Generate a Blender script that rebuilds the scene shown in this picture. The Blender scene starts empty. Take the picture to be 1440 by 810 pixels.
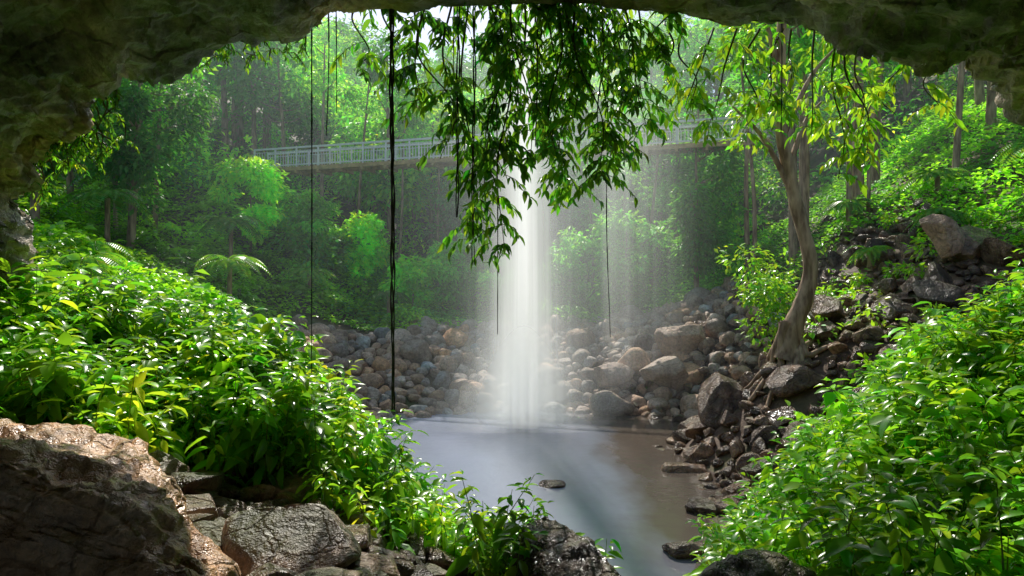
import bpy, bmesh, math, random
import numpy as np
from mathutils import Vector
random.seed(7); rng=np.random.default_rng(7)
scn=bpy.context.scene
scn.view_settings.view_transform='Standard'; scn.view_settings.look='None'; scn.view_settings.exposure=0
# ---------------------------------------------------------------- noise
def _h(i,j,k):
    n=(i*374761393+j*668265263+k*2147483647%1000003*97)&0xffffffff
    n=((n^(n>>13))*1274126177)&0xffffffff
    n=(n^(n>>16))&0xffff
    return n/32767.5-1.0
def vnoise(p):
    p=np.asarray(p,float); i=np.floor(p).astype(np.int64); f=p-i; f=f*f*(3-2*f); r=0
    for a in (0,1):
        for b in (0,1):
            for c in (0,1):
                w=(f[:,0] if a else 1-f[:,0])*(f[:,1] if b else 1-f[:,1])*(f[:,2] if c else 1-f[:,2])
                r=r+w*_h(i[:,0]+a,i[:,1]+b,i[:,2]+c)
    return r
def fbm(p,o=4):
    p=np.asarray(p,float); s=0; a=1; t=0
    for k in range(o):
        s=s+a*vnoise(p*(2.03**k)+17.3*k); t+=a; a*=.5
    return s/t
def unit(v): return v/np.maximum(np.linalg.norm(v,axis=-1,keepdims=True),1e-9)
# ---------------------------------------------------------------- mesh accumulation
class B:
    def __init__(s): s.v=[];s.t=[];s.f={3:[],4:[]};s.n=0
    def add(s,v,f,t):
        v=np.asarray(v,float); t=np.asarray(t,float)
        if t.ndim==1: t=np.tile(t,(len(v),1))
        f=np.asarray(f,np.int64); s.v.append(v); s.t.append(t); s.f[f.shape[1]].append(f+s.n); s.n+=len(v)
    def addm(s,v,fs,t):
        n0=s.n; v=np.asarray(v,float); t=np.asarray(t,float)
        if t.ndim==1: t=np.tile(t,(len(v),1))
        s.v.append(v); s.t.append(t)
        for f in fs:
            f=np.asarray(f,np.int64)
            if len(f): s.f[f.shape[1]].append(f+n0)
        s.n+=len(v)
    def build(s,name,mat,parent=None,smooth=True):
        v=np.concatenate(s.v); t=np.concatenate(s.t)
        me=bpy.data.meshes.new(name); me.vertices.add(len(v)); me.vertices.foreach_set('co',v.astype(np.float32).ravel())
        li=[];st=[];c=0
        for k in (3,4):
            if s.f[k]:
                a=np.concatenate(s.f[k]); li.append(a.ravel()); st.append(c+np.arange(len(a))*k); c+=a.size
        li=np.concatenate(li); st=np.concatenate(st)
        me.loops.add(len(li)); me.loops.foreach_set('vertex_index',li.astype(np.int32))
        me.polygons.add(len(st)); me.polygons.foreach_set('loop_start',st.astype(np.int32))
        me.update(calc_edges=True)
        me.polygons.foreach_set('use_smooth',np.full(len(st),smooth,bool))
        at=me.attributes.new('tint','FLOAT_COLOR','POINT')
        c4=np.ones((len(v),4),np.float32); c4[:,:t.shape[1]]=t; at.data.foreach_set('color',c4.ravel())
        me.materials.append(mat); ob=bpy.data.objects.new(name,me); scn.collection.objects.link(ob)
        if parent: ob.parent=parent
        return ob
def empty(name):
    e=bpy.data.objects.new(name,None); scn.collection.objects.link(e); return e
def tube(b,pts,rad,tint,sides=8,rough=0.0):
    pts=np.asarray(pts,float); n=len(pts); rad=np.broadcast_to(np.asarray(rad,float),(n,))
    d=unit(np.gradient(pts,axis=0)); up=np.array([.13,.97,.2]); a=unit(np.cross(d,up)); c=np.cross(d,a)
    th=np.arange(sides)/sides*2*np.pi
    ring=a[:,None,:]*np.cos(th)[None,:,None]+c[:,None,:]*np.sin(th)[None,:,None]
    r=rad[:,None]*np.ones(sides)[None]
    if rough:
        q=(pts[:,None,:]+ring*rad[:,None,None]).reshape(-1,3)
        r=r*(1+rough*fbm(q*np.array([5,5,1.5]),3).reshape(n,sides))
    v=(pts[:,None,:]+ring*r[:,:,None]).reshape(-1,3)
    i=np.arange(n-1)[:,None]*sides; j=np.arange(sides)[None]; k=(j+1)%sides
    f=np.stack([i+j,i+k,i+sides+k,i+sides+j],-1).reshape(-1,4)
    b.add(v,f,tint)
def spline(ctrl,n):
    c=np.asarray(ctrl,float); m=len(c); t=np.linspace(0,m-1,n)
    P=np.vstack([2*c[0]-c[1],c,2*c[-1]-c[-2]])
    i=np.minimum(t.astype(int),m-2); u=(t-i)[:,None]; p0,p1,p2,p3=P[i],P[i+1],P[i+2],P[i+3]
    return .5*((2*p1)+(-p0+p2)*u+(2*p0-5*p1+4*p2-p3)*u*u+(-p0+3*p1-3*p2+p3)*u**3)
# leaf templates: x along length, y across, z normal
def near_t():
    V=[(0,0,0)]
    for t,w in ((.22,.72),(.5,1),(.78,.6)):
        z=-.28*t*t
        V+=[(t,-w*.5,z+.10*w),(t,0,z),(t,w*.5,z+.10*w)]
    V.append((1,0,-.30))
    F3=[(0,2,1),(0,3,2),(7,8,10),(8,9,10)]
    F4=[(1,2,5,4),(2,3,6,5),(4,5,8,7),(5,6,9,8)]
    return np.array(V,float),np.array(F3),np.array(F4)
NEAR=near_t()
FAR=(np.array([(0,0,0),(.5,-.5,.08),(1,0,-.12),(.5,.5,.08)],float),np.array([(0,1,2),(0,2,3)]),np.zeros((0,4),int))
def leaves(b,pos,d,nr,L,W,tint,T=FAR):
    pos=np.asarray(pos,float); N=len(pos)
    if N==0: return
    d=unit(d); s=unit(np.cross(nr,d)); nn=np.cross(d,s)
    tv,f3,f4=T; k=len(tv)
    L=np.broadcast_to(L,(N,)); W=np.broadcast_to(W,(N,))
    v=pos[:,None]+d[:,None]*(tv[None,:,0:1]*L[:,None,None])+s[:,None]*(tv[None,:,1:2]*W[:,None,None])+nn[:,None]*(tv[None,:,2:3]*L[:,None,None])
    off=(np.arange(N)*k)[:,None,None]
    fs=[(f3[None]+off).reshape(-1,3)]
    if len(f4): fs.append((f4[None]+off).reshape(-1,4))
    t=np.repeat(np.asarray(tint,float),k,axis=0) if np.asarray(tint).ndim==2 else np.tile(tint,(N*k,1))
    b.addm(v.reshape(-1,3),fs,t)
def vary(col,n,s=.25):
    c=np.array(col)[None]*(1+s*rng.normal(size=(n,1)))
    c[:,0]*=1+.25*rng.normal(size=n)
    return np.clip(c,.003,.6)
# ---------------------------------------------------------------- materials
def newmat(name):
    m=bpy.data.materials.new(name); m.use_nodes=True; nt=m.node_tree; nt.nodes.clear()
    o=nt.nodes.new('ShaderNodeOutputMaterial'); return m,nt,o
def N(nt,t,**k):
    n=nt.nodes.new(t)
    for a,v in k.items():
        if a in n.inputs: n.inputs[a].default_value=v
        else: setattr(n,a,v)
    return n
def ramp(nt,src,stops):
    r=nt.nodes.new('ShaderNodeValToRGB'); e=r.color_ramp.elements
    while len(e)<len(stops): e.new(.5)
    for x,(p,c) in zip(e,stops): x.position=p; x.color=(*c,1) if len(c)==3 else c
    nt.links.new(src,r.inputs[0]); return r.outputs[0]
def mixc(nt,fac,a,b,mode='MIX'):
    m=nt.nodes.new('ShaderNodeMix'); m.data_type='RGBA'; m.blend_type=mode
    for s,i in ((fac,0),(a,6),(b,7)):
        if hasattr(s,'links'): nt.links.new(s,m.inputs[i])
        else: m.inputs[i].default_value=s if i==0 else (*s,1)
    return m.outputs[2]
def leaf_mat(name,rough,trans,boost,gain):
    m,nt,o=newmat(name); a=N(nt,'ShaderNodeAttribute',attribute_name='tint')
    c=mixc(nt,1.0,a.outputs['Color'],(gain,gain,gain),'MULTIPLY')
    p=N(nt,'ShaderNodeBsdfPrincipled',Roughness=rough); p.inputs['Specular IOR Level'].default_value=.65
    nt.links.new(c,p.inputs['Base Color'])
    t=N(nt,'ShaderNodeBsdfTranslucent'); c2=mixc(nt,1.0,c,(boost*1.1,boost,boost*.5),'MULTIPLY'); nt.links.new(c2,t.inputs[0])
    x=N(nt,'ShaderNodeMixShader'); x.inputs[0].default_value=trans
    nt.links.new(p.outputs[0],x.inputs[1]); nt.links.new(t.outputs[0],x.inputs[2]); nt.links.new(x.outputs[0],o.inputs[0]); return m
def rock_mat(name,dark,mid,light,moss=(.04,.07,.012),mossamt=.5,rough=(.35,.8),scale=1.5,bump=.6,usetint=True):
    m,nt,o=newmat(name); tc=N(nt,'ShaderNodeTexCoord'); L=nt.links.new
    n1=N(nt,'ShaderNodeTexNoise',Scale=scale,Detail=6.0,Roughness=.65); L(tc.outputs['Object'],n1.inputs['Vector'])
    n2=N(nt,'ShaderNodeTexNoise',Scale=scale*7,Detail=4.0,Roughness=.7); L(tc.outputs['Object'],n2.inputs['Vector'])
    n3=N(nt,'ShaderNodeTexNoise',Scale=scale*.6,Detail=3.0); L(tc.outputs['Object'],n3.inputs['Vector'])
    c=ramp(nt,n1.outputs[0],[(.32,dark),(.5,mid),(.68,light)])
    sp=ramp(nt,n2.outputs[0],[(.3,(.5,.5,.5)),(.65,(1.25,1.25,1.25))])
    c=mixc(nt,1.0,c,sp,'MULTIPLY')
    if usetint:
        a=N(nt,'ShaderNodeAttribute',attribute_name='tint'); c=mixc(nt,1.0,c,a.outputs['Color'],'MULTIPLY')
    g=N(nt,'ShaderNodeNewGeometry'); sx=N(nt,'ShaderNodeSeparateXYZ'); L(g.outputs['Normal'],sx.inputs[0])
    mz=N(nt,'ShaderNodeMath',operation='MULTIPLY'); L(n3.outputs[0],mz.inputs[0])
    ab=N(nt,'ShaderNodeMath',operation='ABSOLUTE'); L(sx.outputs[2],ab.inputs[0]); L(ab.outputs[0],mz.inputs[1])
    mf=ramp(nt,mz.outputs[0],[(.38,(0,0,0)),(.56,(mossamt,)*3)])
    c=mixc(nt,mf,c,moss)
    p=N(nt,'ShaderNodeBsdfPrincipled'); L(c,p.inputs['Base Color'])
    r=N(nt,'ShaderNodeMapRange'); L(n3.outputs[0],r.inputs[0]); r.inputs[1].default_value=.35; r.inputs[2].default_value=.65; r.inputs[3].default_value=rough[0]; r.inputs[4].default_value=rough[1]; L(r.outputs[0],p.inputs['Roughness'])
    ad=N(nt,'ShaderNodeMath',operation='ADD'); L(n1.outputs[0],ad.inputs[0]); 
    h2=N(nt,'ShaderNodeMath',operation='MULTIPLY'); L(n2.outputs[0],h2.inputs[0]); h2.inputs[1].default_value=.35; L(h2.outputs[0],ad.inputs[1])
    vor=N(nt,'ShaderNodeTexVoronoi',feature='DISTANCE_TO_EDGE',Scale=scale*1.6); 
    wv=mixc(nt,.25,tc.outputs['Object'],n1.outputs['Color']); L(wv,vor.inputs['Vector'])
    cr=N(nt,'ShaderNodeMapRange'); L(vor.outputs[0],cr.inputs[0]); cr.inputs[2].default_value=.05; cr.inputs[4].default_value=.2
    ad2=N(nt,'ShaderNodeMath',operation='ADD'); L(ad.outputs[0],ad2.inputs[0]); L(cr.outputs[0],ad2.inputs[1])
    b=N(nt,'ShaderNodeBump',Strength=bump,Distance=.15); L(ad2.outputs[0],b.inputs['Height']); L(b.outputs[0],p.inputs['Normal'])
    L(p.outputs[0],o.inputs[0]); return m
def simple_mat(name,c1,c2,scale=8,rough=.7,stretch=(1,1,1),bump=.4):
    m,nt,o=newmat(name); L=nt.links.new; tc=N(nt,'ShaderNodeTexCoord'); mp=N(nt,'ShaderNodeMapping'); mp.inputs['Scale'].default_value=stretch
    L(tc.outputs['Object'],mp.inputs[0]); n=N(nt,'ShaderNodeTexNoise',Scale=scale,Detail=5.0); L(mp.outputs[0],n.inputs['Vector'])
    c=ramp(nt,n.outputs[0],[(.35,c1),(.65,c2)]); p=N(nt,'ShaderNodeBsdfPrincipled',Roughness=rough); L(c,p.inputs['Base Color'])
    b=N(nt,'ShaderNodeBump',Strength=bump,Distance=.05); L(n.outputs[0],b.inputs['Height']); L(b.outputs[0],p.inputs['Normal']); L(p.outputs[0],o.inputs[0]); return m
M_leaf=leaf_mat('leaf_glossy',.27,.45,1.7,1.5); M_far=leaf_mat('leaf_distant',.5,.5,1.7,2.0)
M_cave=rock_mat('cave_rock',(.09,.095,.095),(.30,.285,.25),(.62,.52,.40),moss=(.14,.20,.05),mossamt=.35,rough=(.3,.65),scale=1.1,bump=1.0)
M_boul=rock_mat('boulder_stone',(.26,.17,.12),(.52,.38,.28),(.68,.55,.44),moss=(.12,.13,.04),mossamt=.15,rough=(.5,.85),scale=1.4,bump=.8)
M_wet=rock_mat('wet_rock',(.04,.03,.026),(.14,.10,.075),(.34,.26,.20),moss=(.08,.12,.02),mossamt=.5,rough=(.10,.42),scale=2.2,bump=.9)
M_slab=rock_mat('sandstone_slab',(.34,.16,.07),(.64,.38,.20),(.75,.53,.35),moss=(.12,.12,.03),mossamt=.15,rough=(.25,.55),scale=1.6,bump=.9)
M_soil=rock_mat('forest_soil',(.04,.025,.014),(.11,.065,.038),(.19,.12,.07),moss=(.05,.10,.015),mossamt=.8,rough=(.7,.9),scale=.5,bump=.8,usetint=False)
M_bark=simple_mat('bark',(.17,.10,.055),(.52,.36,.23),6,.75,(1,1,.25),.9)
M_vine=simple_mat('vine_bark',(.012,.010,.008),(.05,.035,.025),20,.7)
M_steel=simple_mat('galvanised_steel',(.72,.74,.74),(.86,.88,.88),5,.45)
M_timber=simple_mat('weathered_timber',(.34,.24,.10),(.60,.42,.18),4,.8,(1,1,1))
# ---------------------------------------------------------------- terrain
CP=np.array([(0,-8,4.5),(-8,-8,6),(8,-8,6),(0,0,3.4),(-3,0,3.7),(3,0,3.3),(-2.7,4.5,3.2),(-4,4.5,3.6),(-6.5,6,4.4),(-1.8,5.5,2.95),(-.6,5,2.75),(.7,5,2.3),
(2,5,2.3),(4,5,3.2),(5,5,3.9),(2.6,3.5,2.9),(-5.2,7.5,3.8),(-3,7.5,3.1),(-4.25,8.5,3.95),(-2.7,8.7,3.1),(-1.6,8.1,2.35),(-.6,7.6,1.8),(.4,7,1.5),(1.2,6.6,1.4),
(-3.5,12,1.8),(-1,11.5,.3),(-4,16,1.1),(-2,14,0),(-7,12,3.4),(-11,12,4.9),(-1,17,-.5),(-3.5,20,-.1),(0,20,-.8),(-4,24,-.3),(3,20,-.8),(2,13,-.6),(2,25,-.8),(5,24,-.6),(4.6,18,-.4),(2,10,-.2),(-6,26,.15),
(5.25,7,4.1),(4.5,7.5,3.5),(4,8,2.8),(3.2,8,2.0),(2,7,1.3),(6,8,4.5),(4.5,10.5,1.8),(8,8,5.2),(5,13,.9),(6,15,.9),(6.3,18,.4),(8.2,24,.35),(8,18,1.6),(8.1,20.5,2.9),(10,18,3.3),(12.7,20,5.6),(13.5,17,5.2),(10,13,3.7),(12,12,5),
(16.6,30,9.3),(8.75,30,3.2),(6,32,2.8),(10.5,36,4.8),(13,26,6.5),(16,24,7.6),(20,24,9.7),(22,35,13),(0,28.5,.1),(-4.8,27.4,.4),(-9,30,2.6),(-4.1,33,2.7),(1,34,2.7),(4,31,1.9),
(-15,20,6),(-10.8,20,4.5),(-8,22,3.0),(-7,25,1.3),(-19,35,8.8),(-11.7,35,4.8),(-7,40,3.8),(-15.3,43,10.5),(-20,45,13),(0,45,3.5),(6,45,4.5),(14,45,8),(0,60,9),(-20,60,16),(20,60,16),(0,90,24),
(-45,90,35),(45,90,35),(-45,40,24),(45,40,26),(-45,10,18),(45,10,18),(-45,-8,15),(45,-8,15),(-20,10,9),(20,10,9),(-12,-8,8),(12,-8,8)],float)
def tps(d2): return np.where(d2>1e-12,.5*d2*np.log(np.maximum(d2,1e-12)),0)
_P=CP[:,:2]/10; _n=len(CP)
_K=tps(((_P[:,None]-_P[None])**2).sum(-1))+np.eye(_n)*.004; _Q=np.hstack([np.ones((_n,1)),_P])
_A=np.block([[_K,_Q],[_Q.T,np.zeros((3,3))]]); _W=np.linalg.solve(_A,np.concatenate([CP[:,2],np.zeros(3)]))
def ground0(x,y):
    x=np.asarray(x,float); y=np.asarray(y,float); sh=x.shape
    q=np.stack([np.clip(x.ravel(),-45,45),np.clip(y.ravel(),-8,90)],-1)/10
    z=np.zeros(len(q))
    for a in range(0,len(q),20000):
        s=q[a:a+20000]; z[a:a+20000]=tps(((s[:,None]-_P[None])**2).sum(-1))@_W[:_n]+_W[_n]+s@_W[_n+1:]
    p=np.stack([x.ravel(),y.ravel(),np.zeros(x.size)],-1)
    z+=.18*fbm(p*.6,3)*np.clip((z+.3),0,1)+np.clip(np.abs(q[:,0])*10-20,0,20)*.12*fbm(p*.12+5,3)
    return z.reshape(sh)
# cached height field (0.25 m grid, bilinear)
_gx=np.arange(-50,50.01,.25); _gy=np.arange(-12,95.01,.25); _G=ground0(*np.meshgrid(_gx,_gy,indexing='ij'))
def ground(x,y):
    fx=np.clip((np.asarray(x,float)+50)/.25,0,len(_gx)-1.001); fy=np.clip((np.asarray(y,float)+12)/.25,0,len(_gy)-1.001)
    i=fx.astype(int); j=fy.astype(int); u=fx-i; v=fy-j
    return (_G[i,j]*(1-u)+_G[i+1,j]*u)*(1-v)+(_G[i,j+1]*(1-u)+_G[i+1,j+1]*u)*v
nu,nv=300,300
u=np.linspace(-1,1,nu); xs=np.sinh(u*4.2)/np.sinh(4.2)*420
w=np.linspace(0,1,nv); ys=-12+np.sinh(w*4.0)/np.sinh(4.0)*500
X,Y=np.meshgrid(xs,ys,indexing='ij'); Z=ground(X,Y)
b=B(); idx=np.arange(nu*nv).reshape(nu,nv)
b.add(np.stack([X,Y,Z],-1).reshape(-1,3),np.stack([idx[:-1,:-1],idx[1:,:-1],idx[1:,1:],idx[:-1,1:]],-1).reshape(-1,4),(1,1,1))
b.build('ground',M_soil)
# ---------------------------------------------------------------- water
m,nt,o=newmat('pool_water'); L=nt.links.new
tc=N(nt,'ShaderNodeTexCoord'); mp=N(nt,'ShaderNodeMapping'); mp.inputs['Scale'].default_value=(.35,.16,1); L(tc.outputs['Object'],mp.inputs[0])
nz=N(nt,'ShaderNodeTexNoise',Scale=1.0,Detail=5.0); L(mp.outputs[0],nz.inputs['Vector'])
sx=N(nt,'ShaderNodeSeparateXYZ'); L(tc.outputs['Object'],sx.inputs[0])
mr=N(nt,'ShaderNodeMapRange'); L(sx.outputs[0],mr.inputs[0]); mr.inputs[1].default_value=-1; mr.inputs[2].default_value=9
ad=N(nt,'ShaderNodeMath',operation='ADD'); L(mr.outputs[0],ad.inputs[0]); L(nz.outputs[0],ad.inputs[1])
c=ramp(nt,ad.outputs[0],[(.4,(.36,.40,.52)),(.8,(.25,.27,.32)),(1.0,(.12,.095,.075))])  # milky water, paled on the left to paint in the reflection near the fall
p=N(nt,'ShaderNodeBsdfPrincipled',Roughness=.12); L(c,p.inputs['Base Color'])
n2=N(nt,'ShaderNodeTexNoise',Scale=2.5,Detail=3.0); L(tc.outputs['Object'],n2.inputs['Vector'])
bp=N(nt,'ShaderNodeBump',Strength=.25,Distance=.05); L(n2.outputs[0],bp.inputs['Height']); L(bp.outputs[0],p.inputs['Normal']); L(p.outputs[0],o.inputs[0])
b=B(); gx,gy=np.meshgrid(np.linspace(-9,12,30),np.linspace(8,34,30),indexing='ij'); ii=np.arange(900).reshape(30,30)
b.add(np.stack([gx,gy,0*gx+.02],-1).reshape(-1,3),np.stack([ii[:-1,:-1],ii[1:,:-1],ii[1:,1:],ii[:-1,1:]],-1).reshape(-1,4),(1,1,1)); b.build('pool_water',m)
# ---------------------------------------------------------------- rocks
def ico(sub):
    bm=bmesh.new(); bmesh.ops.create_icosphere(bm,subdivisions=sub,radius=1)
    v=np.array([x.co[:] for x in bm.verts]); f=np.array([[q.index for q in x.verts] for x in bm.faces]); bm.free(); return v,f
ICO={k:ico(k) for k in (2,3,4,5)}
def rock(b,c,size,tint,sub=3,cuts=9,cutd=(.55,.85),nz=.08,rot=None):
    v,f=ICO[sub]; v=v.copy()
    for _ in range(cuts):
        n=unit(rng.normal(size=3)); d=rng.uniform(*cutd); e=np.maximum(v@n-d,0); v-=e[:,None]*n*.93
    off=rng.uniform(0,100,3); v=v*(1+nz*fbm(v*2.2+off,3))[:,None]
    v=v*np.asarray(size)
    a=rng.uniform(0,6.28) if rot is None else rot; t=rng.normal()*.25
    R=np.array([[math.cos(a),-math.sin(a),0],[math.sin(a),math.cos(a),0],[0,0,1]])@np.array([[1,0,0],[0,math.cos(t),-math.sin(t)],[0,math.sin(t),math.cos(t)]])
    b.add(v@R.T+np.asarray(c),f,tint)
def rtint():
    k=rng.uniform(.6,1.25); w=rng.normal()*.12+.02
    return (k*(1+w),k,k*(1-w))
def poisson(nmax,tries,xr,yr,sf,cond,ov):
    x=rng.uniform(*xr,tries); y=rng.uniform(*yr,tries); z=ground(x,y); s=sf(tries); k=cond(x,y,z); x,y,z,s=x[k],y[k],z[k],s[k]
    out=np.zeros((0,4))
    for i in range(len(x)):
        if len(out)>=nmax: break
        if len(out) and (((x[i]-out[:,0])**2+(y[i]-out[:,1])**2)<(ov*(s[i]+out[:,3]))**2).any(): continue
        out=np.vstack([out,[x[i],y[i],z[i],s[i]]])
    return out
b=B()
for x,y,z,s in poisson(1000,14000,(-10,11),(25.0,35),lambda n:np.minimum(.24+rng.exponential(.18,n),.9),lambda x,y,z:(z>-.25)&~((x<-5)&(y>33+(x+5)*.3))&~((x>7)&(y<26)),.60):
    rock(b,(x,y,z+s*.35),(s*rng.uniform(.9,1.3),s*rng.uniform(.8,1.1),s*rng.uniform(.7,1.0)),rtint(),3,8,(.58,.88),.14)
b.build('boulder_bank',M_boul)
b=B()
for x,y,z,s in poisson(1100,13000,(4.6,17),(12.5,31),lambda n:np.minimum(.15+rng.exponential(.21,n),.95),lambda x,y,z:(z>-.3)&(z<8.0)&((fbm(np.stack([x*.25,y*.25,0*x+3],-1),2)<.14)|(z<2.4)),.62):
    k=rng.uniform(.5,1.9); rock(b,(x,y,z+s*.35),(s*1.25,s*.9,s*.9),(k*1.16,k,k*.86),3,13,(.4,.75),.1)
b.build('rock_scree',M_wet,smooth=False)
def single(name,c,size,mat,tint=(1,1,1),cuts=11,cutd=(.5,.8),rot=None,sub=5):
    b=B(); rock(b,(0,0,0),size,tint,sub,cuts,cutd,.12,rot); ob=b.build(name,mat); ob.location=c; return ob
single('boulder',(12.6,19.8,6.5),(.9,.8,1.1),M_boul,(.95,.8,.7),20,(.4,.65))
single('boulder',(6.7,20.8,1.5),(1.1,.9,1.2),M_wet,(1.2,1.05,.95),16,(.45,.7))
single('boulder',(9.7,21,4.3),(.9,.8,.7),M_wet,(1.5,1.3,1.1),14,(.45,.7))
single('boulder',(7.2,18.5,.9),(.8,.8,.8),M_wet,(1,1,1),14,(.45,.7))
single('boulder',(10.8,19.5,4.4),(.9,.7,.7),M_wet,(1.1,1.,.9),14,(.45,.7))
single('boulder',(6.3,27.5,1.6),(1.2,1,.8),M_boul,(.9,.9,.9))
single('boulder',(4.2,29,1.2),(1.1,.9,.7),M_boul,(.85,.8,.8))
single('boulder',(7.3,29.5,2.8),(1.1,1,.9),M_boul,(1,.9,.8))
single('wet_rock',(1.0,17.2,.02),(.38,.3,.16),M_wet,(1.6,1.5,1.5))
single('wet_rock',(4.3,15.2,.05),(.6,.45,.3),M_wet)
single('wet_rock',(3.2,12.9,.05),(.5,.4,.22),M_wet,(1.5,1.5,1.5))
def hull(name,pts,mat,disp=.05,tint=(1,1,1),sub=5):
    bm=bmesh.new()
    for q in pts: bm.verts.new(q)
    bmesh.ops.convex_hull(bm,input=bm.verts); bmesh.ops.triangulate(bm,faces=bm.faces)
    for _ in range(sub): bmesh.ops.subdivide_edges(bm,edges=[e for e in bm.edges if e.calc_length()>.05],cuts=1,use_grid_fill=True)
    bmesh.ops.triangulate(bm,faces=bm.faces); 
    for _ in range(2): bmesh.ops.smooth_vert(bm,verts=bm.verts,factor=.5,use_axis_x=True,use_axis_y=True,use_axis_z=True)
    bm.normal_update(); v=np.array([x.co[:] for x in bm.verts]); n=np.array([x.normal[:] for x in bm.verts]); f=np.array([[q.index for q in x.verts] for x in bm.faces]); bm.free()
    h=fbm(v*np.array([1.2,2.2,3.0]),5); st=np.round(h*7)/7; v=v+n*(disp*(h*.8+1.9*st+.5*fbm(v*9,3)))[:,None]
    b=B(); b.add(v,f,tint); return b.build(name,mat)
hull('sandstone_slab',[(-5.2,5.8,4.2),(-2.9,5.2,3.75),(-1.65,4.0,3.35),(-3.6,4.4,4.05),(-2.4,3.9,3.8),(-1.75,3.5,3.45),(-4,3.3,2.6),(-2.4,3.0,2.6),(-1.5,3.2,2.6),(-1.4,4.2,2.6),(-2.7,5.5,2.7),(-5,6,2.8),(-5,4.2,4.0),(-5,3.6,3)],M_slab,.10)
hull('dark_rock_ledge',[(.05,6.2,2.9),(.3,6.3,2.95),(.75,5.4,2.8),(1.1,5.0,2.7),(.95,4.8,2.65),(.35,5.3,2.7),(.0,5.9,2.6),(-.1,6.3,2.2),(.2,6.6,2),(1.3,5,2.2),(1.2,4.6,2.2),(.3,5,2.2)],M_wet,.06,(.6,.6,.6))
hull('dark_rock_ledge',[(1.45,5,2.9),(1.9,5.1,3.0),(2.2,5.0,2.9),(2.3,4.7,2.75),(1.7,4.5,2.8),(1.3,4.7,2.65),(1.2,5,2.2),(2.4,5.2,2.2),(2.4,4.4,2.2),(1.3,4.4,2.2)],M_wet,.06)
b=B()
for x,y,z,s in poisson(170,5000,(-3.4,.4),(4.0,7.3),lambda n:np.minimum(.10+rng.exponential(.17,n),.6),lambda x,y,z:~((y<5.1+(x+2.9)*-.9)&(x<-1.6)),.52):
    k=rng.uniform(.5,1.8); rock(b,(x,y,z+s*.2),(s*1.4,s,s*.65),(k*1.05,k,k*.96),4,14,(.35,.7),.14)
b.build('wet_foreground_rocks',M_wet)
# ---------------------------------------------------------------- cave overhang
prof=np.array([(-8.5,2.0),(-7.3,3.6),(-6.7,4.6),(-6.25,5.4),(-5.9,6.4),(-5.5,7.05),(-5.0,7.5),(-4.4,7.8),(-3.3,8.12),(-2.6,8.15),(-2.3,8.35),(-1.9,8.5),(-1.3,8.45),(-.2,8.45),(.9,8.45),(1.6,8.35),(2.3,8.2),(3.6,8.1),(4.4,8.0),(5.2,7.9),(6,7.7),(7.2,7.3),(8.5,6.5),(9.8,5.4),(11,3.4)])
pr=spline(np.c_[prof,np.zeros(len(prof))],620)[:,:2]
V=[]
for t in np.linspace(0,1,330):
    if t<.70: q=t/.70; y=-9+17.4*q**.7; dz=-.9*(1-q**.7); sc=.86+.14*q**.7
    elif t<.82: q=(t-.70)/.12; y=8.4+.25*math.sin(q*math.pi*.5); dz=q*.5; sc=1+.03*q
    else: q=(t-.82)/.18; y=8.65-2.0*q*q; dz=.5+3.2*q; sc=1.03+.25*q
    V.append(np.stack([pr[:,0]*sc,np.full(len(pr),y),pr[:,1]+dz],-1))
V=np.array(V); nvv,nuu=V.shape[:2]
nn=unit(np.cross(np.gradient(V,axis=1),np.gradient(V,axis=0)))
q=V.reshape(-1,3); n=nn.reshape(-1,3)
big=fbm(q*.45+3,3); wq=q+.25*np.stack([fbm(q*1.3+20,2),fbm(q*1.3+40,2),fbm(q*1.3+60,2)],-1)
lay=fbm(wq*np.array([.32,.75,1.6]),3); lay2=fbm(wq*np.array([.8,2.0,3.0])+50,3)
ter=np.round(lay*7)/7; ter2=np.round(lay2*5)/5
side=np.clip((np.abs(q[:,0])-1.5)/3,0.0,1)
q=q+n*(.30*big*side+(.75*ter+.36*ter2)*(.2+.8*side)+.08*fbm(q*4.1,3))[:,None]
w=np.clip(fbm(q*.6+9,3)*3,0,1)[:,None]; w=np.clip(w+np.clip((q[:,0:1]-3)/4,0,.6),0,1); dk=(.4+.6*np.clip(fbm(q*1.2+33,3)*3+.6,0,1))[:,None]; tint=((1-w)*.85+np.array([1.5,1.15,.78])*w)*dk
b=B(); ii=np.arange(nvv*nuu).reshape(nvv,nuu)
b.add(q,np.stack([ii[:-1,:-1],ii[1:,:-1],ii[1:,1:],ii[:-1,1:]],-1).reshape(-1,4),tint)
b.build('cave_overhang',M_cave)
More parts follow.
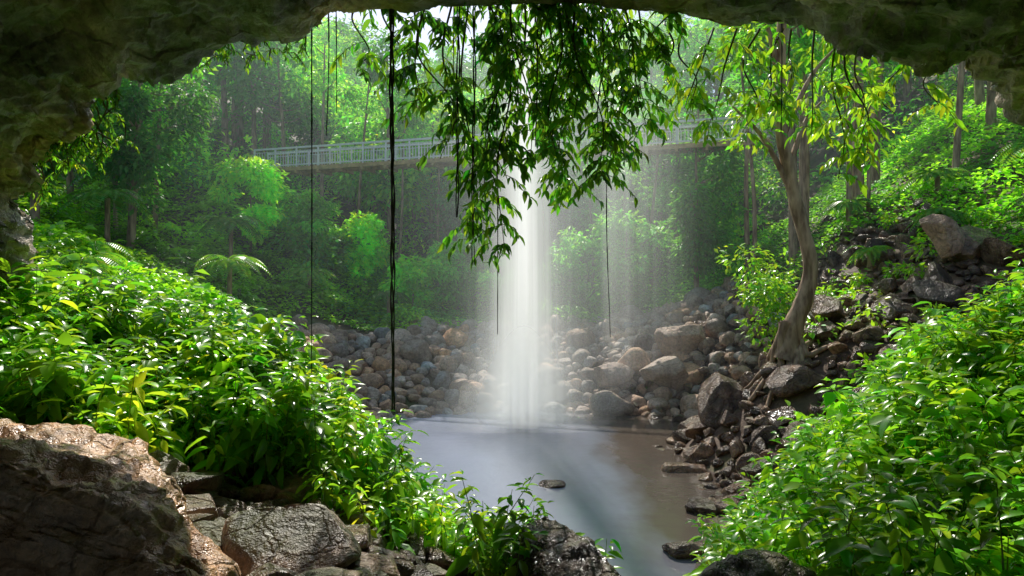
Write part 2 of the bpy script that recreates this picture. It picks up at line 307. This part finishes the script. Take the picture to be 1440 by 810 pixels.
# ---------------------------------------------------------------- trees / foliage
def blob(b,c,r,n,L,col,sq=.7,T=FAR,sv=.22):
    d=unit(rng.normal(size=(n,3))); rr=rng.uniform(.35,1,n)**.5
    k=1+.35*np.sin(d@rng.uniform(-4,4,3)+rng.uniform(0,6))
    pos=np.asarray(c)+d*(rr*k)[:,None]*np.array([r,r,r*sq])
    dr=d*np.array([1,1,.4])+rng.normal(size=(n,3))*.5+np.array([0,0,-.35]); nr=np.array([0,0,1.])+d*.5+rng.normal(size=(n,3))*.35
    l=L*rng.uniform(.7,1.3,n); leaves(b,pos,dr,nr,l,l*.48,vary(col,n,sv),T)
GREENS=[(.06,.19,.02),(.10,.28,.022),(.15,.35,.028),(.04,.13,.022),(.21,.40,.03),(.06,.21,.045)]
def tree(bt,bl,x,y,h,cr,L=.4,nb=12,nl=130,col=None,rad=None,crown=.45,lean=None,kt=None):
    z=float(ground(x,y))-.2; col=col or random.choice(GREENS); rad=rad or h*.016
    lean=lean if lean is not None else rng.normal(size=2)*h*.04
    pts=spline([(x,y,z),(x+lean[0]*.2+rng.normal()*.1,y,z+h*.33),(x+lean[0]*.6,y+lean[1]*.5,z+h*.66),(x+lean[0],y+lean[1],z+h*.95)],14)
    k=kt or rng.uniform(.6,1.1); tube(bt,pts,np.linspace(rad,rad*.3,14),(k,k,k),7)
    for i in range(nb):
        t=rng.uniform(crown,1); a=rng.uniform(0,6.28); p0=pts[min(int(t*13),13)]
        ext=cr*(1.1-.6*abs(t-.72)/.3)*rng.uniform(.3,1); c=p0+np.array([math.cos(a)*ext,math.sin(a)*ext,rng.uniform(0,.12)*h])
        if i%2==0: tube(bt,np.array([p0,(p0+c)/2+[0,0,-.1],c]),[rad*.35,rad*.25,.02],(k,k,k),5)
        blob(bl,c,cr*rng.uniform(.28,.5),nl,L,np.array(col)*rng.uniform(.75,1.25),.65)
bt,bl=B(),B()
for i in range(190):
    x=rng.uniform(-48,48); y=rng.uniform(46,84)
    if rng.random()<.25: x*=.5
    h=rng.uniform(10,19)*(.85+.15*abs(x)/40)
    if -16<x<-8: h*=.62
    if abs(x)<13 and y<60: h=min(h,11+(y-46)*.3)
    tree(bt,bl,x,y,h,rng.uniform(2.6,4.2),.5,14,110,col=random.choice(GREENS))
for i in range(380):
    x=rng.uniform(-40,40); y=rng.uniform(38,70); blob(bl,(x,y,float(ground(x,y))+rng.uniform(.3,2.2)),rng.uniform(1,2.2),140,.38,np.array(random.choice(GREENS))*rng.uniform(.6,1.5),.7)
e=empty('distant_forest'); bt.build('trunks',M_bark,e); bl.build('canopy',M_far,e)
for (x,y,h,cr,col,crown,nb) in [(-19,34,15,3.4,GREENS[1],.3,22),(-16.8,30,12,2.6,GREENS[3],.25,22),(-14.2,37,5,1.8,GREENS[4],.3,18),(-22,28,16,3.5,GREENS[0],.2,24),(-17.5,25,11,2.6,GREENS[3],.15,24),
   (-8.5,47,15,3.0,GREENS[0],.4,20),(-3,46,10,3.0,GREENS[5],.3,20),(2,46,11,3.4,GREENS[5],.25,22),(7,43,9,3.0,GREENS[1],.25,22),(11,40,11,3.0,GREENS[0],.3,20),(-5.5,37.5,3.6,1.4,GREENS[2],.3,14),
   (6.2,37,5.5,2.0,GREENS[1],.15,22),(9.5,35,9,2.4,GREENS[0],.15,24),(3.2,38,5,1.8,GREENS[1],.1,18),
   (-11.5,38.5,4.5,1.6,GREENS[1],.3,16),(-8.6,39.5,5,1.6,GREENS[4],.3,14),(-3.2,39.5,5,1.7,GREENS[1],.3,16),(-.5,38.5,3.8,1.4,GREENS[2],.3,12),
   (13.2,31,17,2.6,GREENS[0],.6,14),(15.2,30,16,2.6,GREENS[1],.6,14),(12.2,29.5,15,2.2,GREENS[1],.55,14),(17.5,33,16,3,GREENS[3],.45,18),(21,30,14,3,GREENS[3],.3,20),(22,24,12,3,GREENS[1],.25,22),(24,35,15,3.6,GREENS[3],.3,22),(19,38,15,3.4,GREENS[0],.3,20),(10,47,12,3.4,GREENS[0],.25,20)]:
    bt,bl=B(),B(); tree(bt,bl,x,y,h,cr,.32,nb,200,col,crown=crown); e=empty('rainforest_tree'); bt.build('trunk',M_bark,e); bl.build('crown',M_far,e)
# slender pale-trunked trees in the gully
for (x,y,h,r) in [(-12.8,46,13,.15),(-10.2,45,13,.13),(-7.4,44,13,.12),(-4.8,45,12,.14),(-2.2,44,12,.11),(5.0,42,11,.12),(8.2,40,12,.13),(11.6,33.5,14,.15),(11.0,31,13,.12),(14.1,28.5,14,.14),(14.6,28,14,.09),(17.5,27,13,.15),(-20,31,14,.16),(-17.8,34,13,.13)]:
    bt,bl=B(),B(); tree(bt,bl,x,y,h,1.5,.28,9,130,random.choice([GREENS[1],GREENS[2],GREENS[0]]),rad=r,crown=.72,kt=1.5); e=empty('slender_tree'); bt.build('trunk',M_bark,e); bl.build('crown',M_far,e)
# curved tree rooted on the rocks
bt,bl=B(),B(); tp=spline([(8.0,20,2.9),(8.25,20,3.9),(8.75,20,5.5),(8.35,20,7.4),(7.85,19.8,9.3),(7.7,19.6,11.4),(7.8,19.4,13.5),(8.3,19.2,16)],60)
tube(bt,tp,np.interp(np.linspace(0,1,60),[0,.12,.3,1],[.44,.28,.21,.10]),(1,1,1),14,.35)
for a,l in ((-2.4,1.2),(-1.9,1.0),(-1.5,1.1),(-1.0,.95),(-.5,1.1),(.2,1.2),(-3.1,1.1),(2.4,1.2),(-1.7,.7),(-1.25,.65)):
    dx,dy=math.cos(a),math.sin(a); r=[]
    for t in np.linspace(0,1,9):
        xx=8.05+dx*l*t+.1*math.sin(t*9+a); yy=20+dy*l*t+.08*math.cos(t*7+a); zz=float(ground(xx,yy))+.1; r.append((xx,yy,zz+(4.0-zz)*(1-t)**3))
    tube(bt,spline(r,22),np.linspace(.14,.05,22),(.8,.75,.7),8,.4)
for s,en in ((26,(6.3,19.5,10.2)),(34,(9.4,19.6,12)),(40,(6.8,19,13)),(48,(9.3,19,15)),(30,(9.3,20.5,10.6))):
    tube(bt,spline([tp[s],(tp[s]+np.array(en))/2+[0,0,.4],en],8),np.linspace(.10,.03,8),(1,1,1),6)
    for _ in range(4): blob(bl,np.array(en)+rng.normal(size=3)*.6,.7,70,.26,(.17,.34,.03),.7)
for _ in range(9): blob(bl,(9.5+rng.normal()*1.2,21+rng.normal()*1.0,15.6+rng.normal()*.8),1.0,100,.28,(.12,.28,.03),.7)
e=empty('strangler_fig_tree'); bt.build('trunk',M_bark,e); bl.build('crown',M_leaf,e)
# ---------------------------------------------------------------- slope vegetation
def cover(b,n,xr,yr,L,hgt,cols,cond=None,T=FAR,bump=1.0):
    x=rng.uniform(*xr,n); y=rng.uniform(*yr,n); k=np.ones(n,bool)
    if cond is not None: k=cond(x,y)
    x,y=x[k],y[k]; n=len(x); z=ground(x,y); p=np.stack([x,y,0*x],-1)
    f=fbm(p*.55,3); h=np.clip(f+.45,0.02,1.3)*bump*hgt; z=z+h*rng.uniform(.25,1,n)**.6
    c=np.array(cols)[np.clip(((fbm(p*.3+30,2)+.5+rng.normal(size=n)*.12)*len(cols)).astype(int),0,len(cols)-1)]
    c=np.clip(c*(1+.25*rng.normal(size=(n,1)))*(1+.5*fbm(p*.8+90,2))[:,None],.005,.6)
    a=rng.uniform(0,6.28,n); d=np.stack([np.cos(a),np.sin(a),rng.uniform(-.7,.2,n)],-1); nr=np.array([0,0,1.])+rng.normal(size=(n,3))*.35
    l=L*rng.uniform(.6,1.4,n); leaves(b,np.stack([x,y,z],-1),d,nr,l,l*.55,c,T)
YG=[(.12,.30,.02),(.18,.38,.025),(.24,.45,.03),(.14,.33,.02)]
b=B()
cover(b,80000,(-24,-4.5),(12,44),.22,1.3,YG,lambda x,y:(ground(x,y)>.5)&~((x>-10.5)&(y>25.5)&(y<33)))
cover(b,9000,(-24,-7),(14,44),.45,1.5,YG,lambda x,y:(fbm(np.stack([x,y,0*x],-1)*.4+60,2)>.1)&~((x>-10.5)&(y>25.5)&(y<33)))
b.build('slope_undergrowth',M_leaf)
b=B()
cover(b,20000,(-12,14),(34.2,46),.26,1.4,[GREENS[0],GREENS[1],GREENS[2],GREENS[5]])
cover(b,40000,(7,26),(9,40),.24,1.1,[GREENS[1],YG[0],YG[1],GREENS[0]],lambda x,y:(fbm(np.stack([x*.25,y*.25,0*x+3],-1),2)>.08)&(ground(x,y)>1.2)|(x>17)|(y>34.5)|(ground(x,y)>7.8))
b.build('forest_undergrowth',M_far)
b=B()
for _ in range(9): blob(b,(8.6+rng.normal()*.8,25.5+rng.normal()*.8,4.6+rng.normal()*.7),.8,160,.24,(.16,.33,.025),.7)
for _ in range(42):
    x=rng.uniform(8.5,16.5); y=rng.uniform(14,28); blob(b,(x,y,float(ground(x,y))+.35),rng.uniform(.25,.65),80,.2,random.choice(YG),.7)
b.build('rock_shrubs',M_leaf)
def fern(b,bt,c,n=14,l=1.6,col=(.08,.2,.03),th=0):
    c=np.array(c,float)
    if th: tube(bt,[c-[0,0,th],c-[0,0,th/2],c],[.12,.1,.1],(.4,.35,.3),7)
    for i in range(n):
        a=i/n*6.28+rng.normal()*.15; L_=l*rng.uniform(.8,1.15); up=rng.uniform(.45,.95)
        t=np.linspace(0,1,24); p=c+np.stack([np.cos(a)*L_*t,np.sin(a)*L_*t,L_*(up*t-1.05*t*t)],-1)
        tube(b,p,np.linspace(.02,.004,24),np.array(col)*.7,3)
        g=unit(np.gradient(p,axis=0)); s=unit(np.cross(g,[0,0,1])); up_=np.cross(s,g)
        for sg in (1,-1):
            wl=L_*.24*np.sin(np.pi*(.08+.9*t))[1:]; leaves(b,p[1:],(s*sg+g*.35)[1:]+[0,0,-.15],up_[1:],wl,np.full(23,L_*.045),vary(col,23,.12))
bl,bt=B(),B()
for x,y,th,l in [(-12,29,1.6,1.7),(-10.4,35,1.0,1.5),(-16,27,2.0,1.8),(-13.5,22,.4,1.4),(-10.8,24.5,.3,1.2),(-18,31,2.4,2),(-6.5,36,.8,1.4),(15,19,.5,1.2),(17,22,1.2,1.5),(13.8,28,.6,1.3),(11.6,32,.6,1.3),(-14,34,2,1.8),(-11.5,18.5,.4,1.2),(14.5,23,.2,1.1),(16.2,26,.4,1.3),(12.6,24,.2,.9)]:
    fern(bl,bt,(x,y,float(ground(x,y))+th+.5),16,l,random.choice([(.10,.24,.03),(.15,.32,.03),(.08,.20,.03)]),th+.5)
e=empty('tree_ferns'); bl.build('fronds',M_leaf,e); bt.build('stems',M_bark,e)
# ---------------------------------------------------------------- foreground leafy plants
def sprigs(b,n,xr,yr,hr,leaf,cols,cond,wr=(.34,.48)):
    x=rng.uniform(*xr,n); y=rng.uniform(*yr,n); k=cond(x,y); x,y=x[k],y[k]; z=ground(x,y); p3=np.stack([x*.9,y*.9,0*x+7],-1); vn=vnoise(p3); dn=1+.45*fbm(p3*1.1+40,2)
    for i in range(len(x)):
        h=rng.uniform(*hr)*(1+.3*vn[i]); ln=rng.normal(size=2)*.22*h
        p0=np.array([x[i],y[i],z[i]-.05]); p1=p0+[ln[0],ln[1],h]; pm=(p0+p1)/2+[ -ln[0]*.2,-ln[1]*.2,h*.08]
        m=int(h/.075)+4; st=spline([p0,pm,p1],m)
        tube(b,st,np.linspace(.009,.003,m),(.10,.15,.02),3)
        col=np.array(cols[rng.integers(len(cols))])*dn[i]*rng.uniform(.75,1.15)
        s0=int(m*.25); q=st[s0:]; q=np.repeat(q,2,axis=0)+rng.normal(size=(2*len(q),3))*.015; nn_=len(q)
        a=np.arange(nn_)*2.4+rng.uniform(0,6); t=np.linspace(0,1,nn_)
        d=np.stack([np.cos(a),np.sin(a),-.65+.75*t+rng.normal(size=nn_)*.35],-1)
        nr=np.array([0,0,1.])+rng.normal(size=(nn_,3))*.32+d*.35
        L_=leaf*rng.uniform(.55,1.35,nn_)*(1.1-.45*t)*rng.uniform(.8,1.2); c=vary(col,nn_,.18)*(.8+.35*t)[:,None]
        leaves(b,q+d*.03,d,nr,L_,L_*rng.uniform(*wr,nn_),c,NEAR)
FG=[(.13,.30,.018),(.17,.36,.02),(.22,.40,.025),(.09,.25,.022),(.13,.32,.02),(.27,.42,.03),(.07,.20,.02)]
b=B()
def cl(x,y):
    edge=np.interp(x,[-8,-5,-3.6,-2.6,-1.6,-.9,0,.8],[4.8,6.1,6.0,6.6,7.0,7.1,6.4,6.2])
    far=np.interp(x,[-8,-4,-2.6,-1.5,-.5,.9],[12,12,10,9,8.2,7.3]); return (y>edge)&(y<far)
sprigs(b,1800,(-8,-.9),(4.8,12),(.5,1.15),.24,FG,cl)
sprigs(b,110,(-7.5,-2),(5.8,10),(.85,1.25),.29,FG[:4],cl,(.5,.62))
sprigs(b,80,(-1.2,.2),(6.5,7.8),(.45,.85),.20,FG,lambda x,y:y>5)
sprigs(b,45,(-.3,.8),(5.6,6.8),(.6,.95),.20,FG,lambda x,y:y>5)
sprigs(b,14,(-1.9,-1.0),(5.9,6.9),(.3,.6),.18,FG,lambda x,y:y>5)
b.build('leafy_bank_plants',M_leaf)
b=B()
def cr_(x,y):
    lo=np.interp(y,[3,4.5,6,8,10,12],[1.9,1.9,1.6,2.3,3.0,3.9]); return x>lo
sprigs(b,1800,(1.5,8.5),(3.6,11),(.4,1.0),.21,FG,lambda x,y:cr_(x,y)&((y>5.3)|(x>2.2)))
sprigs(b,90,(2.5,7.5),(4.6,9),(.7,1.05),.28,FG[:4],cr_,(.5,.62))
b.build('leafy_bank_plants',M_leaf)
# ---------------------------------------------------------------- hanging foliage & vines
def hang(b,top,end,leaf,cols,tw=.12,dens=1.0,spread=.45):
    top=np.array(top,float); end=np.array(end,float); m=26
    sw=rng.normal(size=3)*.12; pts=spline([top,top*.65+end*.35+sw*[1,1,.2],top*.3+end*.7-sw*[1,1,.2],end],m)
    tube(b,pts,np.linspace(.016,.005,m),(.05,.05,.02),5)
    ln=np.linalg.norm(top-end); k=int(ln/tw*dens)
    for i in range(k):
        p=pts[rng.integers(0,m)]; a=rng.uniform(0,6.28); l=rng.uniform(.4,1)*spread
        q=np.array([math.cos(a)*l,math.sin(a)*l*.7,-l*rng.uniform(.3,.9)]); mm=6
        tp_=spline([p,p+q*.5+[0,0,.06],p+q],mm); tube(b,tp_,[.006]*mm,(.08,.10,.03),3)
        tt=np.repeat(tp_[1:],2,axis=0); n=len(tt); s=np.where(np.arange(n)%2,1,-1)[:,None]
        dd=unit(q)[None]*.6+s*np.array([-math.sin(a),math.cos(a),0])[None]*.8+np.array([0,0,-.55])+rng.normal(size=(n,3))*.25
        L_=leaf*rng.uniform(.65,1.25,n); c=vary(cols[rng.integers(len(cols))],n,.2)
        leaves(b,tt,dd,np.array([0,0,1.])+rng.normal(size=(n,3))*.45,L_,L_*.36,c,NEAR)
DK=[(.06,.17,.02),(.08,.21,.02),(.045,.13,.02),(.12,.27,.02)]
b=B()
for tx,ex,ez in [(-1.9,-2.1,7.9),(-1.6,-1.5,7.8),(-1.3,-1.15,7.3),(-1.0,-.95,6.6),(-.75,-.75,6.3),(-.55,-.6,5.55),(-.3,-.3,5.5),(-.35,-.05,6.3),(-.1,-.1,5.45),(.0,.25,6.7),(.15,.1,7.2),(.3,.45,6.9),(.5,.6,6.6),(.7,.85,6.3),(.8,1.1,6.35),(1.0,1.35,6.6),(1.2,1.6,6.7),(1.35,1.75,7.0),(1.5,1.8,7.3),(.9,.8,7.1),(.4,.7,7.3),(1.7,2.0,7.8),(.2,.5,7.5),(.6,1.0,7.6),(1.0,1.4,7.5),(.6,.75,6.5),(1.1,1.2,6.6)]:
    hang(b,(tx,8.7+rng.normal()*.15,8.75),(ex,9+rng.normal()*.35,ez+.1),.17,DK,.115,1.0)
b.build('hanging_branches',M_leaf)
b=B(); BR=[(.17,.34,.02),(.25,.40,.03),(.13,.30,.02)]
for tx,ex,ez in [(2.2,2.4,7.4),(2.6,2.3,7.3),(2.9,2.8,7.2),(3.2,3.1,7.0),(3.5,3.3,7.2),(3.9,4.2,7.0),(4.3,4.5,6.6),(4.2,4.35,6.35),(4.5,4.9,7.1),(4.9,5.2,7.25),(5.3,5.6,7.3),(3.6,3.7,7.4),(2.0,2.1,7.6)]:
    hang(b,(tx,8.8,8.35),(ex,9.2+rng.normal()*.3,ez+.1),.17,BR,.17,1.0)
b.build('hanging_branches',M_leaf)
b=B()
for _ in range(22): 
    x=rng.uniform(-6.2,-4.8); hang(b,(x,8.5,6.5+(x+6.2)*.7+.3),(x+rng.normal()*.1,8.8,6.2+(x+6.2)*.6),.08,BR+DK,.12,1.1,.22)
for _ in range(14):
    x=rng.uniform(-4.8,-2.5); hang(b,(x,8.6,8.35),(x,8.9,8.0),.08,DK,.1,1.2,.22)
b.build('cliff_ferns',M_leaf)
for x,y,zt,zb,r,st in [(-2.48,8.5,8.5,3.9,.010,1),(-1.5,8.5,8.7,3.45,.014,3),(-.68,8.7,8.7,5.9,.012,2),(-.48,8.7,8.7,5.3,.010,2),(-.2,8.9,8.7,4.4,.009,1),(1.27,9.0,8.7,4.35,.008,1),(-2.3,8.5,8.6,6.9,.009,1),(-2.2,8.6,8.6,7.2,.008,1),(3.45,8.8,8.4,7,.009,1),(.3,8.7,8.7,6.8,.010,1),(-.75,8.8,8.7,6.9,.008,1)]:
    b=B(); m=90; z=np.linspace(zt,zb,m)
    for s in range(st):
        ph=s*6.28/max(st,1)+rng.uniform(0,1); w_=1+.6*vnoise(np.stack([z*1.7,0*z+s*5,0*z],-1))
        xx=x+.04*vnoise(np.stack([z*.5,0*z+x*7,0*z],-1))+r*1.3*w_*np.cos(z*4+ph)*(st>1); yy=y+.04*vnoise(np.stack([z*.5,0*z+x*7+9,0*z],-1))+r*1.3*w_*np.sin(z*4+ph)*(st>1)
        tube(b,np.stack([xx,yy,z],-1),r*(1+.3*vnoise(np.stack([z*8,0*z+s,0*z],-1)))*np.linspace(1,.6,m),(1,1,1),6)
    b.build('hanging_vine',M_vine)
# ---------------------------------------------------------------- footbridge
e=empty('footbridge'); P0=np.array([-15.6,42.5,12.3]); P1=np.array([12.8,34.0,12.3]); ax=unit(P1-P0); sd=np.array([ax[1],-ax[0],0]); Ln=np.linalg.norm(P1-P0)
def boxbeam(b,a,c,wd,ht,t=(1,1,1)):
    a=np.array(a,float);c=np.array(c,float);d=unit(c-a); s=np.cross(d,[0,0,1]); s=unit(s) if np.linalg.norm(s)>.01 else np.array([1.,0,0]); u_=np.cross(s,d)
    v=[p+s*i*wd/2+u_*j*ht/2 for p in (a,c) for i,j in ((-1,-1),(1,-1),(1,1),(-1,1))]
    b.add(v,[(0,1,2,3),(7,6,5,4),(4,5,1,0),(5,6,2,1),(6,7,3,2),(7,4,0,3)],t)
bs,bw=B(),B(); ns=int(Ln/1.45)
for sg in (-1,1):
    o_=sd*sg*.65
    for i in range(ns):
        a=P0+ax*Ln*i/ns+o_; c=P0+ax*Ln*(i+1)/ns+o_
        for hh,th in ((1.15,.10),(.12,.08),(.95,.03)): boxbeam(bs,a+[0,0,hh],c+[0,0,hh],th,th)
        boxbeam(bs,a,a+[0,0,1.18],.09,.09)
        for k in range(1,8): 
            q=a+(c-a)*k/8; boxbeam(bs,q+[0,0,.14],q+[0,0,.94],.025,.025)
        boxbeam(bw,a+[0,0,-.12],c+[0,0,-.12],.08,.22)
for i in range(ns+1):
    a=P0+ax*Ln*i/ns; boxbeam(bw,a-sd*.8+[0,0,-.32],a+sd*.8+[0,0,-.32],.14,.16,(1.4,1.3,1))
for i in range(int(Ln/.2)):
    a=P0+ax*(i+.5)*.2; boxbeam(bw,a-sd*.62,a+sd*.62,.17,.04)
bs.build('railings',M_steel,e,False); bw.build('deck',M_timber,e,False)
# ---------------------------------------------------------------- waterfall
def water_mat(name,sc,lo,hi,base,col,noise=True):
    m,nt,o=newmat(name); L=nt.links.new
    at=N(nt,'ShaderNodeAttribute',attribute_name='tint'); sx=N(nt,'ShaderNodeSeparateColor'); L(at.outputs['Color'],sx.inputs[0]); fac=sx.outputs[0]
    if noise:
        tc=N(nt,'ShaderNodeTexCoord'); mp=N(nt,'ShaderNodeMapping'); mp.inputs['Scale'].default_value=sc; L(tc.outputs['Object'],mp.inputs[0])
        nz=N(nt,'ShaderNodeTexNoise',Scale=1.0,Detail=2.0,Roughness=.55); L(mp.outputs[0],nz.inputs['Vector'])
        mr=N(nt,'ShaderNodeMapRange'); L(nz.outputs[0],mr.inputs[0]); mr.inputs[1].default_value=lo; mr.inputs[2].default_value=hi; mr.inputs[3].default_value=base
        mu=N(nt,'ShaderNodeMath',operation='MULTIPLY'); mu.use_clamp=True; L(mr.outputs[0],mu.inputs[0]); L(sx.outputs[0],mu.inputs[1]); fac=mu.outputs[0]
    df=N(nt,'ShaderNodeBsdfDiffuse'); df.inputs[0].default_value=col; tr=N(nt,'ShaderNodeBsdfTranslucent'); tr.inputs[0].default_value=col
    mx=N(nt,'ShaderNodeMixShader'); mx.inputs[0].default_value=.9; L(df.outputs[0],mx.inputs[1]); L(tr.outputs[0],mx.inputs[2])
    tp_=N(nt,'ShaderNodeBsdfTransparent'); m2=N(nt,'ShaderNodeMixShader'); L(fac,m2.inputs[0]); L(tp_.outputs[0],m2.inputs[1]); L(mx.outputs[0],m2.inputs[2]); L(m2.outputs[0],o.inputs[0]); return m
def veil(b,cx,cy,wd,zt,zb,st,grow0=.6,ends=.12,top=0.0):
    U,Vv=np.meshgrid(np.linspace(-1,1,41),np.linspace(0,1,60),indexing='ij')
    grow=grow0+(1.3-grow0)*Vv**1.3; Xs=cx+U*wd*1.8*grow; Ys=cy+.4*min(wd,3)*(U**2); Zs=zt+(zb-zt)*Vv
    al=np.clip(np.exp(-(U*2.1)**2)-.0122,0,1)*st*(.75+.35*np.clip((Vv-.3)*2,0,1))*np.clip((1-Vv)/ends,0,1)**.7
    if top: s=np.clip(Vv/top,0,1); al=al*s*s*(3-2*s)
    ii=np.arange(U.size).reshape(U.shape); b.add(np.stack([Xs,Ys,Zs],-1).reshape(-1,3),np.stack([ii[:-1,:-1],ii[1:,:-1],ii[1:,1:],ii[:-1,1:]],-1).reshape(-1,4),np.repeat(al.reshape(-1,1),3,1))
b=B()
veil(b,.40,24.2,.68,24,-.1,1.3,.6,.03); veil(b,.5,24.8,1.4,24,-.1,.55,.7,.06); veil(b,4.2,24.6,2.0,24,.5,.26,.8,.4); veil(b,3.6,23.6,.45,24,.5,.25,.8,.4)  # right-hand veils: faint water streaks, opacity raised to stand in for light shafts
b.build('waterfall',water_mat('falling_water',(3,2,.05),.3,.7,.5,(.96,.98,1,1)))
b=B()
veil(b,1.0,25.6,3.6,24,0,.17,.8,.35); veil(b,.4,23.4,2.0,7,-.1,.5,.4,.1,.8)
b.build('spray_mist',water_mat('spray',None,0,0,0,(.88,.95,.98,1),False))
# ---------------------------------------------------------------- valley haze (homogeneous)
m,nt,o=newmat('valley_haze'); vs_=N(nt,'ShaderNodeVolumeScatter'); vs_.inputs['Color'].default_value=(.86,.96,1,1); vs_.inputs['Anisotropy'].default_value=.3; vs_.inputs['Density'].default_value=.0045; nt.links.new(vs_.outputs[0],o.inputs['Volume'])
b=B(); boxbeam(b,(0,22,13),(0,80,13),70,28); ob=b.build('valley_haze',m,smooth=False)
bm=bmesh.new(); bm.from_mesh(ob.data); bmesh.ops.recalc_face_normals(bm,faces=bm.faces); bm.to_mesh(ob.data); bm.free()
# ---------------------------------------------------------------- light, world, camera
sv=Vector((-.10,.68,.70)).normalized()
sl=bpy.data.lights.new('sun','SUN'); sl.energy=5; sl.angle=math.radians(.6); sl.color=(1,.95,.86); so=bpy.data.objects.new('sun',sl); scn.collection.objects.link(so); so.rotation_euler=sv.to_track_quat('Z','Y').to_euler()
w=bpy.data.worlds.new('World'); scn.world=w; w.use_nodes=True; nt=w.node_tree; bg=nt.nodes['Background']; sk=nt.nodes.new('ShaderNodeTexSky'); sk.sky_type='NISHITA'; sk.sun_disc=False
sk.sun_elevation=math.asin(sv.z); sk.sun_rotation=math.atan2(sv.x,sv.y); nt.links.new(sk.outputs[0],bg.inputs[0]); bg.inputs[1].default_value=.15
cd=bpy.data.cameras.new('camera'); cd.lens=24; cd.sensor_width=36; cd.clip_end=2000; cd.clip_start=.05
co=bpy.data.objects.new('camera',cd); scn.collection.objects.link(co); co.location=(0,0,5); co.rotation_euler=(math.radians(90),0,0); scn.camera=co
